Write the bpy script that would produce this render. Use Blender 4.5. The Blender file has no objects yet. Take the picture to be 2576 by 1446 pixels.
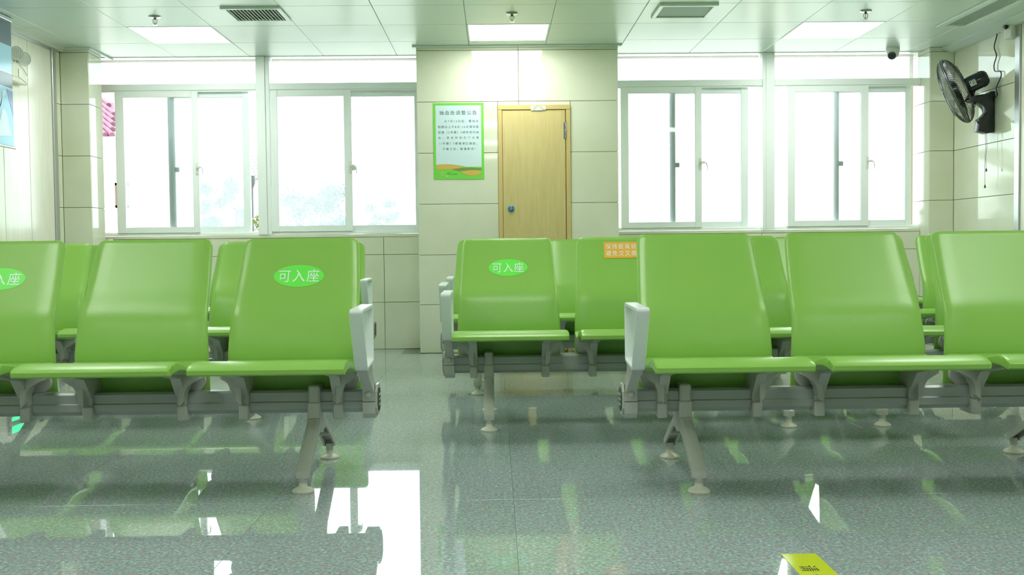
import bpy, bmesh, math, random
from mathutils import Vector, Matrix
random.seed(7)
S = bpy.context.scene
C = S.collection
PI = math.pi

# ------------------------------------------------------------------ camera
F_PX, PITCH, YAW, ROLL, CAM_H = 2632.1, 0.0391, 0.0161, -0.0106, 0.8377
def cam_rotation():
    cy, sy = math.cos(YAW), math.sin(YAW)
    Rz = Matrix(((cy, -sy, 0), (sy, cy, 0), (0, 0, 1)))
    B = Matrix(((1, 0, 0), (0, 0, -1), (0, 1, 0)))
    cp, sp = math.cos(PITCH), math.sin(PITCH)
    Rx = Matrix(((1, 0, 0), (0, cp, -sp), (0, sp, cp)))
    cr, sr = math.cos(ROLL), math.sin(ROLL)
    Rr = Matrix(((cr, -sr, 0), (sr, cr, 0), (0, 0, 1)))
    R = Rr @ Rx @ B @ Rz
    return Matrix((R[0], -R[1], -R[2])).transposed()
cd = bpy.data.cameras.new('camera')
cam = bpy.data.objects.new('camera', cd); C.objects.link(cam)
cd.sensor_width = 36.0; cd.lens = 36.0 * F_PX / 2576.0
cd.clip_start = 0.05; cd.clip_end = 400
M4 = cam_rotation().to_4x4(); M4.translation = Vector((0, 0, CAM_H)); cam.matrix_world = M4
S.camera = cam

# ------------------------------------------------------------------ light
S.view_settings.view_transform = 'Standard'; S.view_settings.look = 'None'
S.view_settings.gamma = 1; S.view_settings.use_curve_mapping = False
S.view_settings.exposure = 1.22
LAMP = 6.6
w = bpy.data.worlds.new('sky'); S.world = w; w.use_nodes = True
bg = w.node_tree.nodes['Background']
bg.inputs[0].default_value = (0.86, 0.97, 1.0, 1); bg.inputs[1].default_value = 2.6
sun = bpy.data.lights.new('sun', 'SUN'); sun.energy = 3.0; sun.angle = 0.01; sun.color = (1, .96, .9)
so = bpy.data.objects.new('sun', sun); C.objects.link(so)
so.rotation_euler = (math.radians(38), 0, math.radians(-12))   # shines towards +Y, onto what stands outside
S.cycles.max_bounces = 10; S.cycles.diffuse_bounces = 5; S.cycles.glossy_bounces = 5
S.cycles.transparent_max_bounces = 16
S.cycles.use_denoising = True
S.cycles.sample_clamp_indirect = 8.0
S.cycles.caustics_reflective = False; S.cycles.caustics_refractive = False

# ------------------------------------------------------------------ materials
def lin(r, g, b):
    f = lambda c: (c / 255 / 12.92) if c / 255 <= .04045 else ((c / 255 + .055) / 1.055) ** 2.4
    return (f(r), f(g), f(b), 1)
def mat(name, col, rough=.5, metal=0.0, spec=.5, emit=None, estr=0.0, coat=0.0):
    m = bpy.data.materials.new(name); m.use_nodes = True
    p = m.node_tree.nodes['Principled BSDF']
    p.inputs['Base Color'].default_value = col
    p.inputs['Roughness'].default_value = rough
    p.inputs['Metallic'].default_value = metal
    p.inputs['Specular IOR Level'].default_value = spec
    p.inputs['Coat Weight'].default_value = coat
    p.inputs['Coat Roughness'].default_value = .05
    if emit:
        p.inputs['Emission Color'].default_value = emit; p.inputs['Emission Strength'].default_value = estr
    return m
def N(m, t, **kw):
    n = m.node_tree.nodes.new(t)
    for k, v in kw.items(): setattr(n, k, v)
    return n
def L(m, a, b): m.node_tree.links.new(a, b)
def P(m): return m.node_tree.nodes['Principled BSDF']
def ramp(m, stops):
    r = N(m, 'ShaderNodeValToRGB'); e = r.color_ramp.elements
    e[0].position, e[0].color = stops[0]; e[1].position, e[1].color = stops[-1]
    for p, c in stops[1:-1]:
        x = e.new(p); x.color = c
    return r
def varied(m, c1, c2, scale=(1, 1, 1), ns=4.0, detail=3, lo=.35, hi=.65, bump=0.0, world=True):
    g = N(m, 'ShaderNodeNewGeometry'); tc = N(m, 'ShaderNodeTexCoord')
    mp = N(m, 'ShaderNodeMapping'); mp.inputs['Scale'].default_value = scale
    L(m, g.outputs['Position'] if world else tc.outputs['Object'], mp.inputs[0])
    n = N(m, 'ShaderNodeTexNoise'); n.inputs['Scale'].default_value = ns; n.inputs['Detail'].default_value = detail
    L(m, mp.outputs[0], n.inputs['Vector'])
    r = ramp(m, [(lo, c1), (hi, c2)]); L(m, n.outputs[0], r.inputs[0]); L(m, r.outputs[0], P(m).inputs['Base Color'])
    if bump:
        b = N(m, 'ShaderNodeBump'); b.inputs['Strength'].default_value = bump; b.inputs['Distance'].default_value = .002
        L(m, n.outputs[0], b.inputs['Height']); L(m, b.outputs[0], P(m).inputs['Normal'])
    return m

m_tile = varied(mat('wall_tile', lin(222, 226, 204), .04, spec=.5), lin(218, 222, 198), lin(226, 230, 210), ns=2.5)
m_grout = mat('grout', lin(120, 108, 76), .8)
m_wallpaint = mat('wall_paint', lin(214, 214, 200), .6)
m_panel = varied(mat('wall_panel', lin(232, 230, 212), .2), lin(234, 232, 214), lin(242, 241, 228), scale=(8, 8, .6), ns=6)
m_ceil = mat('ceiling_panel', lin(218, 229, 225), .3, spec=.32)
m_ceilgap = mat('ceiling_gap', lin(120, 130, 122), .6)
m_alu = mat('aluminium', lin(196, 200, 200), .3, metal=.8)
m_upvc = mat('window_white', lin(246, 252, 251), .28)
m_upvcb = mat('window_outer_sash', lin(246, 254, 255), .3)  # cooler copy of the frame white, the backlight tint put into its colour
m_white = mat('white_plastic', lin(228, 230, 222), .35)
m_dark = mat('black_plastic', lin(34, 38, 40), .18)
m_wire = mat('fan_wire', lin(112, 116, 116), .22, metal=.7)
m_blade = mat('fan_blade', lin(58, 62, 66), .2, metal=.4)
m_greymetal = mat('painted_metal', lin(176, 180, 170), .32, spec=.5)
m_beam = mat('beam_metal', lin(154, 162, 156), .28, metal=.15)
m_arm = mat('arm_plastic', lin(216, 224, 222), .34)
m_foot = mat('foot_plastic', lin(206, 206, 190), .28)
m_capdark = mat('cap_dark', lin(48, 56, 54), .4)
m_chrome = mat('chrome', lin(190, 190, 190), .12, metal=1)
m_paper = mat('paper', lin(225, 225, 215), .7)
m_ink = mat('ink', lin(38, 40, 46), .6)
m_blue = mat('blue_lock', lin(30, 128, 178), .3)

# green moulded seat
m_green = mat('green_plastic', lin(138, 187, 84), .3, spec=.45)
g = m_green
tc = N(g, 'ShaderNodeNewGeometry'); nz = N(g, 'ShaderNodeTexNoise'); nz.inputs['Scale'].default_value = 900
L(g, tc.outputs['Position'], nz.inputs['Vector'])
bp = N(g, 'ShaderNodeBump'); bp.inputs['Strength'].default_value = .04; bp.inputs['Distance'].default_value = .001
L(g, nz.outputs[0], bp.inputs['Height']); L(g, bp.outputs[0], P(g).inputs['Normal'])

# polished speckled stone floor
m_floor = mat('speckled_stone', lin(120, 140, 130), .02, spec=.5)
m = m_floor
geo = N(m, 'ShaderNodeNewGeometry'); oi = N(m, 'ShaderNodeObjectInfo')
n1 = N(m, 'ShaderNodeTexNoise'); n1.inputs['Scale'].default_value = 95; n1.inputs['Detail'].default_value = 4; n1.inputs['Roughness'].default_value = .75
v1 = N(m, 'ShaderNodeTexVoronoi'); v1.inputs['Scale'].default_value = 150
n2 = N(m, 'ShaderNodeTexNoise'); n2.inputs['Scale'].default_value = 34; n2.inputs['Detail'].default_value = 3
n3 = N(m, 'ShaderNodeTexNoise'); n3.inputs['Scale'].default_value = 1.6; n3.inputs['Detail'].default_value = 3
for n in (n1, v1, n2, n3): L(m, geo.outputs['Position'], n.inputs['Vector'])
r1 = ramp(m, [(.32, lin(98, 114, 116)), (.45, lin(146, 163, 164)), (.56, lin(166, 180, 179)), (.68, lin(224, 230, 228))])
L(m, n1.outputs[0], r1.inputs[0])
r2 = ramp(m, [(.50, (0, 0, 0, 1)), (.62, (1, 1, 1, 1))]); L(m, n2.outputs[0], r2.inputs[0])
mx = N(m, 'ShaderNodeMix', data_type='RGBA'); mx.inputs[7].default_value = lin(160, 150, 148)
mm = N(m, 'ShaderNodeMath', operation='MULTIPLY'); mm.inputs[1].default_value = .55
L(m, r2.outputs[0], mm.inputs[0]); L(m, mm.outputs[0], mx.inputs[0]); L(m, r1.outputs[0], mx.inputs[6])
r3 = ramp(m, [(.0, (1, 1, 1, 1)), (.12, (0, 0, 0, 1))]); L(m, v1.outputs['Distance'], r3.inputs[0])
cm = N(m, 'ShaderNodeMath', operation='MULTIPLY'); cm.inputs[1].default_value = .5; L(m, r3.outputs[0], cm.inputs[0])
mx2 = N(m, 'ShaderNodeMix', data_type='RGBA'); mx2.inputs[7].default_value = lin(52, 70, 66)
L(m, cm.outputs[0], mx2.inputs[0]); L(m, mx.outputs[2], mx2.inputs[6])
hs = N(m, 'ShaderNodeHueSaturation'); L(m, mx2.outputs[2], hs.inputs['Color'])
mv = N(m, 'ShaderNodeMapRange'); mv.inputs[3].default_value = .93; mv.inputs[4].default_value = 1.07
L(m, oi.outputs['Random'], mv.inputs[0]); L(m, mv.outputs[0], hs.inputs['Value']); L(m, hs.outputs[0], P(m).inputs['Base Color'])
rr = N(m, 'ShaderNodeMapRange'); rr.inputs[3].default_value = .008; rr.inputs[4].default_value = .035
L(m, n3.outputs[0], rr.inputs[0]); L(m, rr.outputs[0], P(m).inputs['Roughness'])
m_floordark = varied(mat('dark_stone', lin(84, 98, 92), .06), lin(40, 52, 50), lin(78, 88, 82), ns=90)
m_joint = mat('floor_joint', lin(120, 132, 128), .5)

# wooden door
m_wood = mat('door_laminate', lin(206, 190, 128), .35)
m = m_wood
geo = N(m, 'ShaderNodeNewGeometry'); mp = N(m, 'ShaderNodeMapping'); mp.inputs['Scale'].default_value = (22, 22, 1.6)
n = N(m, 'ShaderNodeTexNoise'); n.inputs['Scale'].default_value = 2.2; n.inputs['Detail'].default_value = 6; n.inputs['Distortion'].default_value = .8
L(m, geo.outputs['Position'], mp.inputs[0]); L(m, mp.outputs[0], n.inputs['Vector'])
r = ramp(m, [(.25, lin(200, 182, 122)), (.5, lin(206, 189, 130)), (.75, lin(211, 196, 138))]); L(m, n.outputs[0], r.inputs[0])
L(m, r.outputs[0], P(m).inputs['Base Color'])
m_woodframe = mat('door_frame_paint', lin(206, 184, 122), .4)

# window glass: clear, plus mixed-in translucent haze that washes out the view beyond
def glass(name, haze):
    m = bpy.data.materials.new(name); m.use_nodes = True
    nt = m.node_tree; nt.nodes.clear()
    out = nt.nodes.new('ShaderNodeOutputMaterial')
    tr = nt.nodes.new('ShaderNodeBsdfTransparent'); tr.inputs[0].default_value = (.95, .99, .98, 1)
    tl = nt.nodes.new('ShaderNodeBsdfTranslucent'); tl.inputs[0].default_value = (.93, .98, 1, 1)
    gl = nt.nodes.new('ShaderNodeBsdfGlossy'); gl.inputs['Roughness'].default_value = .02
    fr = nt.nodes.new('ShaderNodeFresnel'); fr.inputs[0].default_value = 1.45
    m1 = nt.nodes.new('ShaderNodeMixShader'); m1.inputs[0].default_value = haze
    m2 = nt.nodes.new('ShaderNodeMixShader')
    nt.links.new(tr.outputs[0], m1.inputs[1]); nt.links.new(tl.outputs[0], m1.inputs[2])
    nt.links.new(fr.outputs[0], m2.inputs[0]); nt.links.new(m1.outputs[0], m2.inputs[1]); nt.links.new(gl.outputs[0], m2.inputs[2])
    nt.links.new(m2.outputs[0], out.inputs[0])
    return m
m_glass = glass('hazy_glass', .17)

# ------------------------------------------------------------------ mesh helpers
class MB:
    def __init__(s): s.v = []; s.f = []; s.m = []
    def add(s, v, f, mi=0):
        o = len(s.v); s.v += [tuple(p) for p in v]
        for q in f: s.f.append([i + o for i in q]); s.m.append(mi)
    def box(s, x0, x1, y0, y1, z0, z1, mi=0):
        v = [(x0, y0, z0), (x1, y0, z0), (x1, y1, z0), (x0, y1, z0), (x0, y0, z1), (x1, y0, z1), (x1, y1, z1), (x0, y1, z1)]
        s.add(v, [(3, 2, 1, 0), (4, 5, 6, 7), (0, 1, 5, 4), (1, 2, 6, 5), (2, 3, 7, 6), (3, 0, 4, 7)], mi)
    def cbox(s, x0, x1, y0, y1, z0, z1, b=.002, mi=0):
        """box with chamfered edges"""
        v = []; idx = {}
        xs, ys, zs = (x0, x1), (y0, y1), (z0, z1)
        for i in (0, 1):
            for j in (0, 1):
                for k in (0, 1):
                    sx, sy, sz = (1, -1)[i] * b, (1, -1)[j] * b, (1, -1)[k] * b
                    idx[(i, j, k, 0)] = len(v); v.append((xs[i], ys[j] + sy, zs[k] + sz))
                    idx[(i, j, k, 1)] = len(v); v.append((xs[i] + sx, ys[j], zs[k] + sz))
                    idx[(i, j, k, 2)] = len(v); v.append((xs[i] + sx, ys[j] + sy, zs[k]))
        I = lambda i, j, k, a: idx[(i, j, k, a)]
        f = []
        for i in (0, 1):
            q = [I(i, 0, 0, 0), I(i, 1, 0, 0), I(i, 1, 1, 0), I(i, 0, 1, 0)]; f.append(q if i else q[::-1])
            q = [I(0, i, 0, 1), I(0, i, 1, 1), I(1, i, 1, 1), I(1, i, 0, 1)]; f.append(q if i else q[::-1])
            q = [I(0, 0, i, 2), I(1, 0, i, 2), I(1, 1, i, 2), I(0, 1, i, 2)]; f.append(q if i else q[::-1])
        for i in (0, 1):
            for j in (0, 1):
                f.append([I(i, j, 0, 0), I(i, j, 0, 1), I(i, j, 1, 1), I(i, j, 1, 0)])
                f.append([I(i, 0, j, 0), I(i, 0, j, 2), I(i, 1, j, 2), I(i, 1, j, 0)])
                f.append([I(0, i, j, 1), I(0, i, j, 2), I(1, i, j, 2), I(1, i, j, 1)])
                for k in (0, 1): f.append([I(i, j, k, 0), I(i, j, k, 1), I(i, j, k, 2)])
        s.add(v, f, mi)
    def prism(s, pts, axis, a, b, mi=0):
        """extrude a 2-D polygon along axis ('x': pts are (y,z); 'y': (x,z); 'z': (x,y)) from a to b"""
        def P3(p, t): return {'x': (t, p[0], p[1]), 'y': (p[0], t, p[1]), 'z': (p[0], p[1], t)}[axis]
        n = len(pts)
        s.add([P3(p, a) for p in pts] + [P3(p, b) for p in pts],
              [list(range(n))[::-1], list(range(n, 2 * n))] + [[i, (i + 1) % n, n + (i + 1) % n, n + i] for i in range(n)], mi)
    def lathe(s, prof, n=20, c=(0, 0, 0), axis=(0, 0, 1), mi=0):
        """prof: (radius, height) pairs around axis through c"""
        ax = Vector(axis).normalized(); t = Vector((1, 0, 0)) if abs(ax.x) < .9 else Vector((0, 1, 0))
        u = ax.cross(t).normalized(); w_ = ax.cross(u); c = Vector(c); v = []
        for r, h in prof:
            for k in range(n):
                a = 2 * PI * k / n; v.append(c + ax * h + (u * math.cos(a) + w_ * math.sin(a)) * r)
        f = []
        for j in range(len(prof) - 1):
            for k in range(n):
                k2 = (k + 1) % n; f.append([j * n + k, j * n + k2, (j + 1) * n + k2, (j + 1) * n + k])
        f.append(list(range(n))[::-1]); f.append([(len(prof) - 1) * n + k for k in range(n)])
        s.add(v, f, mi)
    def tube(s, path, r, n=8, mi=0, closed=False):
        path = [Vector(p) for p in path]; v = []; m_ = len(path); up = None
        rs = r if isinstance(r, (list, tuple)) else [r] * m_
        for i, p in enumerate(path):
            if closed: d = path[(i + 1) % m_] - path[i - 1]
            else: d = path[min(i + 1, m_ - 1)] - path[max(i - 1, 0)]
            d.normalize()
            if up is None:
                t = Vector((0, 0, 1)) if abs(d.z) < .9 else Vector((1, 0, 0)); up = d.cross(t).normalized()
            up = (up - d * up.dot(d)).normalized(); w_ = d.cross(up)
            for k in range(n):
                a = 2 * PI * k / n; v.append(p + (up * math.cos(a) + w_ * math.sin(a)) * rs[i])
        f = []
        for j in range(m_ if closed else m_ - 1):
            j2 = (j + 1) % m_
            for k in range(n):
                k2 = (k + 1) % n; f.append([j * n + k, j * n + k2, j2 * n + k2, j2 * n + k])
        if not closed: f.append(list(range(n))[::-1]); f.append([(m_ - 1) * n + k for k in range(n)])
        s.add(v, f, mi)
    def mesh(s, name, mats, smooth=None, bevel=0.0):
        me = bpy.data.meshes.new(name); me.from_pydata([tuple(p) for p in s.v], [], s.f)
        mats = mats if isinstance(mats, (list, tuple)) else [mats]
        for x in mats: me.materials.append(x)
        if len(mats) > 1: me.polygons.foreach_set('material_index', s.m)
        bm = bmesh.new(); bm.from_mesh(me); bmesh.ops.recalc_face_normals(bm, faces=bm.faces)
        if bevel:
            ed = [e for e in bm.edges if len(e.link_faces) == 2 and e.calc_face_angle(0) > .6]
            bmesh.ops.bevel(bm, geom=ed, offset=bevel, segments=2, profile=.5, affect='EDGES', clamp_overlap=True)
        bm.to_mesh(me); bm.free()
        if smooth:
            me.polygons.foreach_set('use_smooth', [True] * len(me.polygons)); me.set_sharp_from_angle(angle=math.radians(smooth))
        me.update(); return me
    def build(s, name, mats, parent=None, smooth=None, bevel=0.0, loc=None):
        return link(name, s.mesh(name, mats, smooth, bevel), parent, loc)

def link(name, me, parent=None, loc=None):
    o = bpy.data.objects.new(name, me); C.objects.link(o)
    if parent: o.parent = parent
    if loc is not None: o.location = loc
    return o
def empty(name, loc=(0, 0, 0)):
    o = bpy.data.objects.new(name, None); C.objects.link(o); o.location = loc; o.empty_display_size = .1; return o
def tag(o, label, cat, group=None):
    o['label'] = label; o['category'] = cat
    if group: o['group'] = group
    return o
def struct(o): o['kind'] = 'structure'; return o
def copy_tree(o, parent=None):
    c = o.copy(); C.objects.link(c)
    if parent: c.parent = parent
    for ch in [x for x in bpy.data.objects if x.parent == o]: copy_tree(ch, c)
    return c

def text_mb(txt, width=None, height=None, spacing=None):
    """flat glyph outlines as an MB in the x-y plane, centred; spacing stretches gaps so the line fills the width"""
    def ev(sp):
        cu = bpy.data.curves.new('t', 'FONT'); cu.body = txt; cu.space_character = sp; cu.resolution_u = 3; cu.fill_mode = 'FRONT'
        ob = bpy.data.objects.new('t', cu); C.objects.link(ob)
        dg = bpy.context.evaluated_depsgraph_get(); me = bpy.data.meshes.new_from_object(ob.evaluated_get(dg))
        vs = [tuple(v.co) for v in me.vertices]; fs = [list(p.vertices) for p in me.polygons]
        bpy.data.objects.remove(ob); bpy.data.curves.remove(cu); bpy.data.meshes.remove(me)
        return vs, fs
    def ext(vs): xs = [p[0] for p in vs]; ys = [p[1] for p in vs]; return min(xs), max(xs), min(ys), max(ys)
    vs, fs = ev(1.0); e = ext(vs)
    if height and width:
        k = height / (e[3] - e[2]); want = width / k; w0 = e[1] - e[0]
        vs2, _ = ev(1.5); e2 = ext(vs2); sl = ((e2[1] - e2[0]) - w0) / .5
        sp = 1 + (want - w0) / sl if sl > 1e-6 else 1
        vs, fs = ev(max(.5, sp)); e = ext(vs); kx = width / (e[1] - e[0]) if len(txt) > 1 else k
    elif height: k = kx = height / (e[3] - e[2])
    else: k = kx = width / (e[1] - e[0])
    cx, cy = (e[0] + e[1]) / 2, (e[2] + e[3]) / 2
    return [((p[0] - cx) * kx, (p[1] - cy) * k) for p in vs], fs
def put_text(mb, txt, fn, mi=0, **kw):
    vs, fs = text_mb(txt, **kw); mb.add([fn(x, y) for x, y in vs], fs, mi)

# ------------------------------------------------------------------ room constants
XL, XR = -3.36, 3.74
YB, YW = -4.0, 8.72
ZC = 2.414
ZS = .957                    # window sill
PX0, PX1, PY = -.60, .985, 8.2755        # pier between the windows
CZ = [0, .385, .778, 1.178, 1.578, 1.978, 2.378, ZC]   # wall tile courses

# ---- floor
fl = MB(); fl.box(XL - .2, XR + .2, YB - .2, YW + .3, -.12, -.012)
floor = struct(fl.build('floor', m_joint))
xe = [XL] + [.053 + .8 * k for k in range(-4, 5)] + [XR]
ye = [1.84 + .8 * k for k in range(9)] + [YW + .02]
cache = {}
def slab(parent, name, x0, x1, y0, y1, z0, z1, mt, gap=.0004, b=.0004, key=None):
    k = (name, round(x1 - x0, 4), round(y1 - y0, 4), round(z1 - z0, 4), mt.name)
    if k not in cache:
        q = MB(); hx, hy, hz = (x1 - x0) / 2, (y1 - y0) / 2, (z1 - z0) / 2
        q.cbox(-hx + gap if hx > gap * 2 else -hx, hx - gap if hx > gap * 2 else hx, -hy + gap, hy - gap, -hz, hz, b); cache[k] = q.mesh(name, mt)
    return link(name, cache[k], parent, ((x0 + x1) / 2, (y0 + y1) / 2, (z0 + z1) / 2))
for i in range(len(xe) - 1):
    for j in range(len(ye) - 1):
        dark = ye[j] > 8.1 and xe[i] > -.8 and xe[i + 1] < 1.7
        slab(floor, 'floor_tile', xe[i], xe[i + 1], ye[j], ye[j + 1], -.012, 0, m_floordark if dark else m_floor)
slab(floor, 'floor_rear', XL, XR, YB, 1.84, -.012, 0, m_floor)

# ---- ceiling
ce = MB(); ce.box(XL - .2, XR + .2, YB - .2, YW + .3, ZC + .02, ZC + .14)
ceiling = struct(ce.build('ceiling', m_ceilgap))
cx = [XL] + [-2.584 + .6 * k for k in range(-1, 11)] + [XR]
cyy = [8.088 - .6 * k for k in range(20, -1, -1)] + [YW + .03]
LIGHT_COLS = (1, 5, 9)       # index into cx of the tile that holds a lamp
lights = []
for i in range(len(cx) - 1):
    for j in range(len(cyy) - 1):
        isl = False
        for c in LIGHT_COLS:
            if abs(cx[i] - (-2.584 + .6 * (c - 1) )) < .01 and (19 - j) % 4 == 0:
                isl = True
        if isl: lights.append((cx[i], cyy[j])); continue
        slab(ceiling, 'ceiling_tile', cx[i], cx[i + 1], cyy[j], cyy[j + 1], ZC, ZC + .018, m_ceil, gap=.0012, b=.0025)
slab(ceiling, 'ceiling_edge_strip', XL, XR, YB, cyy[0], ZC, ZC + .018, m_ceil)

# ---- tiled walls
def tile_wall(root, plane, at, us, zs, depth=.008, skip=None, out=-1, name='wall_tile'):
    """plane 'y': face at y=at, us are x; plane 'x': face at x=at, us are y. out: direction the face looks"""
    for a in range(len(us) - 1):
        for b in range(len(zs) - 1):
            if skip and skip(us[a], us[a + 1], zs[b], zs[b + 1]): continue
            if plane == 'y': x0, x1, y0, y1 = us[a], us[a + 1], min(at, at - out * depth), max(at, at - out * depth)
            else: x0, x1, y0, y1 = min(at, at - out * depth), max(at, at - out * depth), us[a], us[a + 1]
            k = (name, plane, round(us[a + 1] - us[a], 4), round(zs[b + 1] - zs[b], 4), depth)
            if k not in cache:
                q = MB(); hx, hy, hz = (x1 - x0) / 2, (y1 - y0) / 2, (zs[b + 1] - zs[b]) / 2; g_ = .0018
                if plane == 'y': q.cbox(-hx + g_, hx - g_, -hy, hy, -hz + g_, hz - g_, .0012)
                else: q.cbox(-hx, hx, -hy + g_, hy - g_, -hz + g_, hz - g_, .0012)
                cache[k] = q.mesh(name, m_tile)
            link(name, cache[k], root, ((x0 + x1) / 2, (y0 + y1) / 2, (zs[b] + zs[b + 1]) / 2))

# window wall, below the sills, left and right of the pier
YL = 8.665
LZ = [0, .389, .783, ZS - .028]
q = MB()
q.box(-3.14, PX0, YL + .008, YW + .2, 0, ZS - .028); q.box(PX1, 3.54, YL + .008, YW + .2, 0, ZS - .028)
q.box(-3.30, PX0, YW + .12, YW + .2, ZC + .001, ZC + .15); q.box(PX1, 3.54, YW + .12, YW + .2, ZC + .001, ZC + .15)
wb = struct(q.build('wall_back', m_grout))
tile_wall(wb, 'y', YL, [-3.14, -2.516, -1.716, -.916, PX0], LZ)
tile_wall(wb, 'y', YL, [PX1, 1.42, 2.22, 3.02, 3.54], LZ)
for n_, (a, b) in enumerate(((-3.29, PX0), (PX1, 3.539))):
    q = MB(); q.cbox(a, b, YL - .004, YW + .19, ZS - .028, ZS - .002, .003)
    struct(q.build('trim_%d' % (n_ + 1), m_tile)); 

# pier with the door
q = MB(); q.box(PX0 + .008, PX1 - .008, PY + .008, YW + .2, 0, ZC + .01)
pier = struct(q.build('wall_pier', m_grout))
DX0, DX1, DZ = .036, .606, 1.947
tile_wall(pier, 'y', PY, [PX0, DX0], CZ[:6]); tile_wall(pier, 'y', PY, [DX1, PX1], CZ[:6])
tile_wall(pier, 'y', PY, [PX0, .2, PX1], CZ[5:])
tile_wall(pier, 'y', PY, [DX0, .2, DX1], [DZ, CZ[5]]) 
tile_wall(pier, 'x', PX0, [PY + .008, YW + .1], CZ, out=-1); tile_wall(pier, 'x', PX1, [PY + .008, YW + .1], CZ, out=1)

# corner piers
q = MB(); q.box(XL - .1, -3.148, 8.248, 8.51, 0, ZC + .01); q.box(XL - .1, -3.30, 8.51, YW + .2, 0, ZC + .01); q.box(-3.30, -3.148, 8.51, YW + .2, 0, ZS - .03)
lp = struct(q.build('wall_left_pier', m_grout))
tile_wall(lp, 'y', 8.24, [XL, -3.14], CZ); tile_wall(lp, 'x', -3.14, [8.248, 8.51], CZ, out=1)
q = MB(); q.box(3.548, XR + .1, 8.488, YW + .2, 0, ZC + .01)
rp = struct(q.build('wall_right_pier', m_grout))
tile_wall(rp, 'y', 8.48, [3.54, XR], CZ); tile_wall(rp, 'x', 3.54, [8.488, YW + .1], CZ, out=-1)

# left wall: laminate boards, metal strip, tiled return by the pier
q = MB(); q.box(XL - .12, XL - .01, YB, 8.248, 0, ZC + .01)
wl = struct(q.build('wall_left', m_grout))
tile_wall(wl, 'x', XL, [8.14, 8.24], CZ, out=1)
ys = [8.075 - .405 * k for k in range(16)]
for k in range(15):
    slab(wl, 'wall_panel', XL - .01, XL, ys[k + 1], ys[k], .09, ZC - .05, m_panel, gap=.0028, b=.0015)
slab(wl, 'wall_panel_rear', XL - .01, XL, YB, ys[-1], .0, ZC, m_panel)
q = MB(); q.cbox(XL - .01, XL + .012, 8.075, 8.14, 0, ZC - .002, .003); q.build('metal_strip', m_alu, wl)
q = MB(); q.cbox(XL - .01, XL + .004, ys[-1], 8.075, ZC - .05, ZC, .002); q.build('top_strip', m_alu, wl)
q = MB(); q.cbox(XL - .01, XL + .01, ys[-1], 8.075, 0, .09, .002); struct(q.build('baseboard_left', m_alu))

# right wall: tiles up to the metal strip, laminate beyond
q = MB(); q.box(XR + .01, XR + .12, YB, 8.488, 0, ZC + .01)
wr = struct(q.build('wall_right', m_grout))
tile_wall(wr, 'x', XR, [7.47, 8.48], CZ, out=-1)
ys = [7.40 - .405 * k for k in range(14)]
for k in range(13):
    slab(wr, 'wall_panel', XR, XR + .01, ys[k + 1], ys[k], .09, ZC - .02, m_panel, gap=.0028, b=.0015)
slab(wr, 'wall_panel_rear', XR, XR + .01, YB, ys[-1], 0, ZC, m_panel)
q = MB(); q.cbox(XR - .012, XR + .01, 7.40, 7.47, 0, ZC - .002, .003); q.build('metal_strip', m_alu, wr)
q = MB(); q.cbox(XR - .01, XR + .01, ys[-1], 7.40, 0, .09, .002); struct(q.build('baseboard_right', m_alu))
# rear wall behind the camera
q = MB(); q.box(XL - .12, XR + .12, YB - .12, YB, 0, ZC + .01); struct(q.build('wall_rear', m_wallpaint))

# ceiling edge trims
q = MB(); q.prism([(XL, ZC), (XL, ZC - .03), (XL + .03, ZC - .03), (XL + .03, ZC - .012), (XL + .055, ZC - .012), (XL + .055, ZC)], 'y', 3, 8.24)
struct(q.build('trim_3', m_white, smooth=20))
q = MB(); q.prism([(XR, ZC), (XR, ZC - .045), (XR - .035, ZC - .045), (XR - .10, ZC - .02), (XR - .10, ZC)], 'y', 3, 8.48)
struct(q.build('trim_4', m_ceil, smooth=20))
q = MB(); q.cbox(PX0 - .03, PX1 + .03, PY - .03, PY, ZC - .014, ZC, .003)
q.cbox(PX0 - .03, PX0, PY, PY + .05, ZC - .014, ZC, .003); q.cbox(PX1, PX1 + .03, PY, YW, ZC - .014, ZC, .003)
struct(q.build('trim_5', m_ceil))
q = MB(); q.cbox(XL + .055, -3.11, 8.215, 8.24, ZC - .014, ZC, .003); q.cbox(-3.14, -3.115, 8.24, YW, ZC - .014, ZC, .003)
struct(q.build('trim_6', m_ceil))

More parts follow.
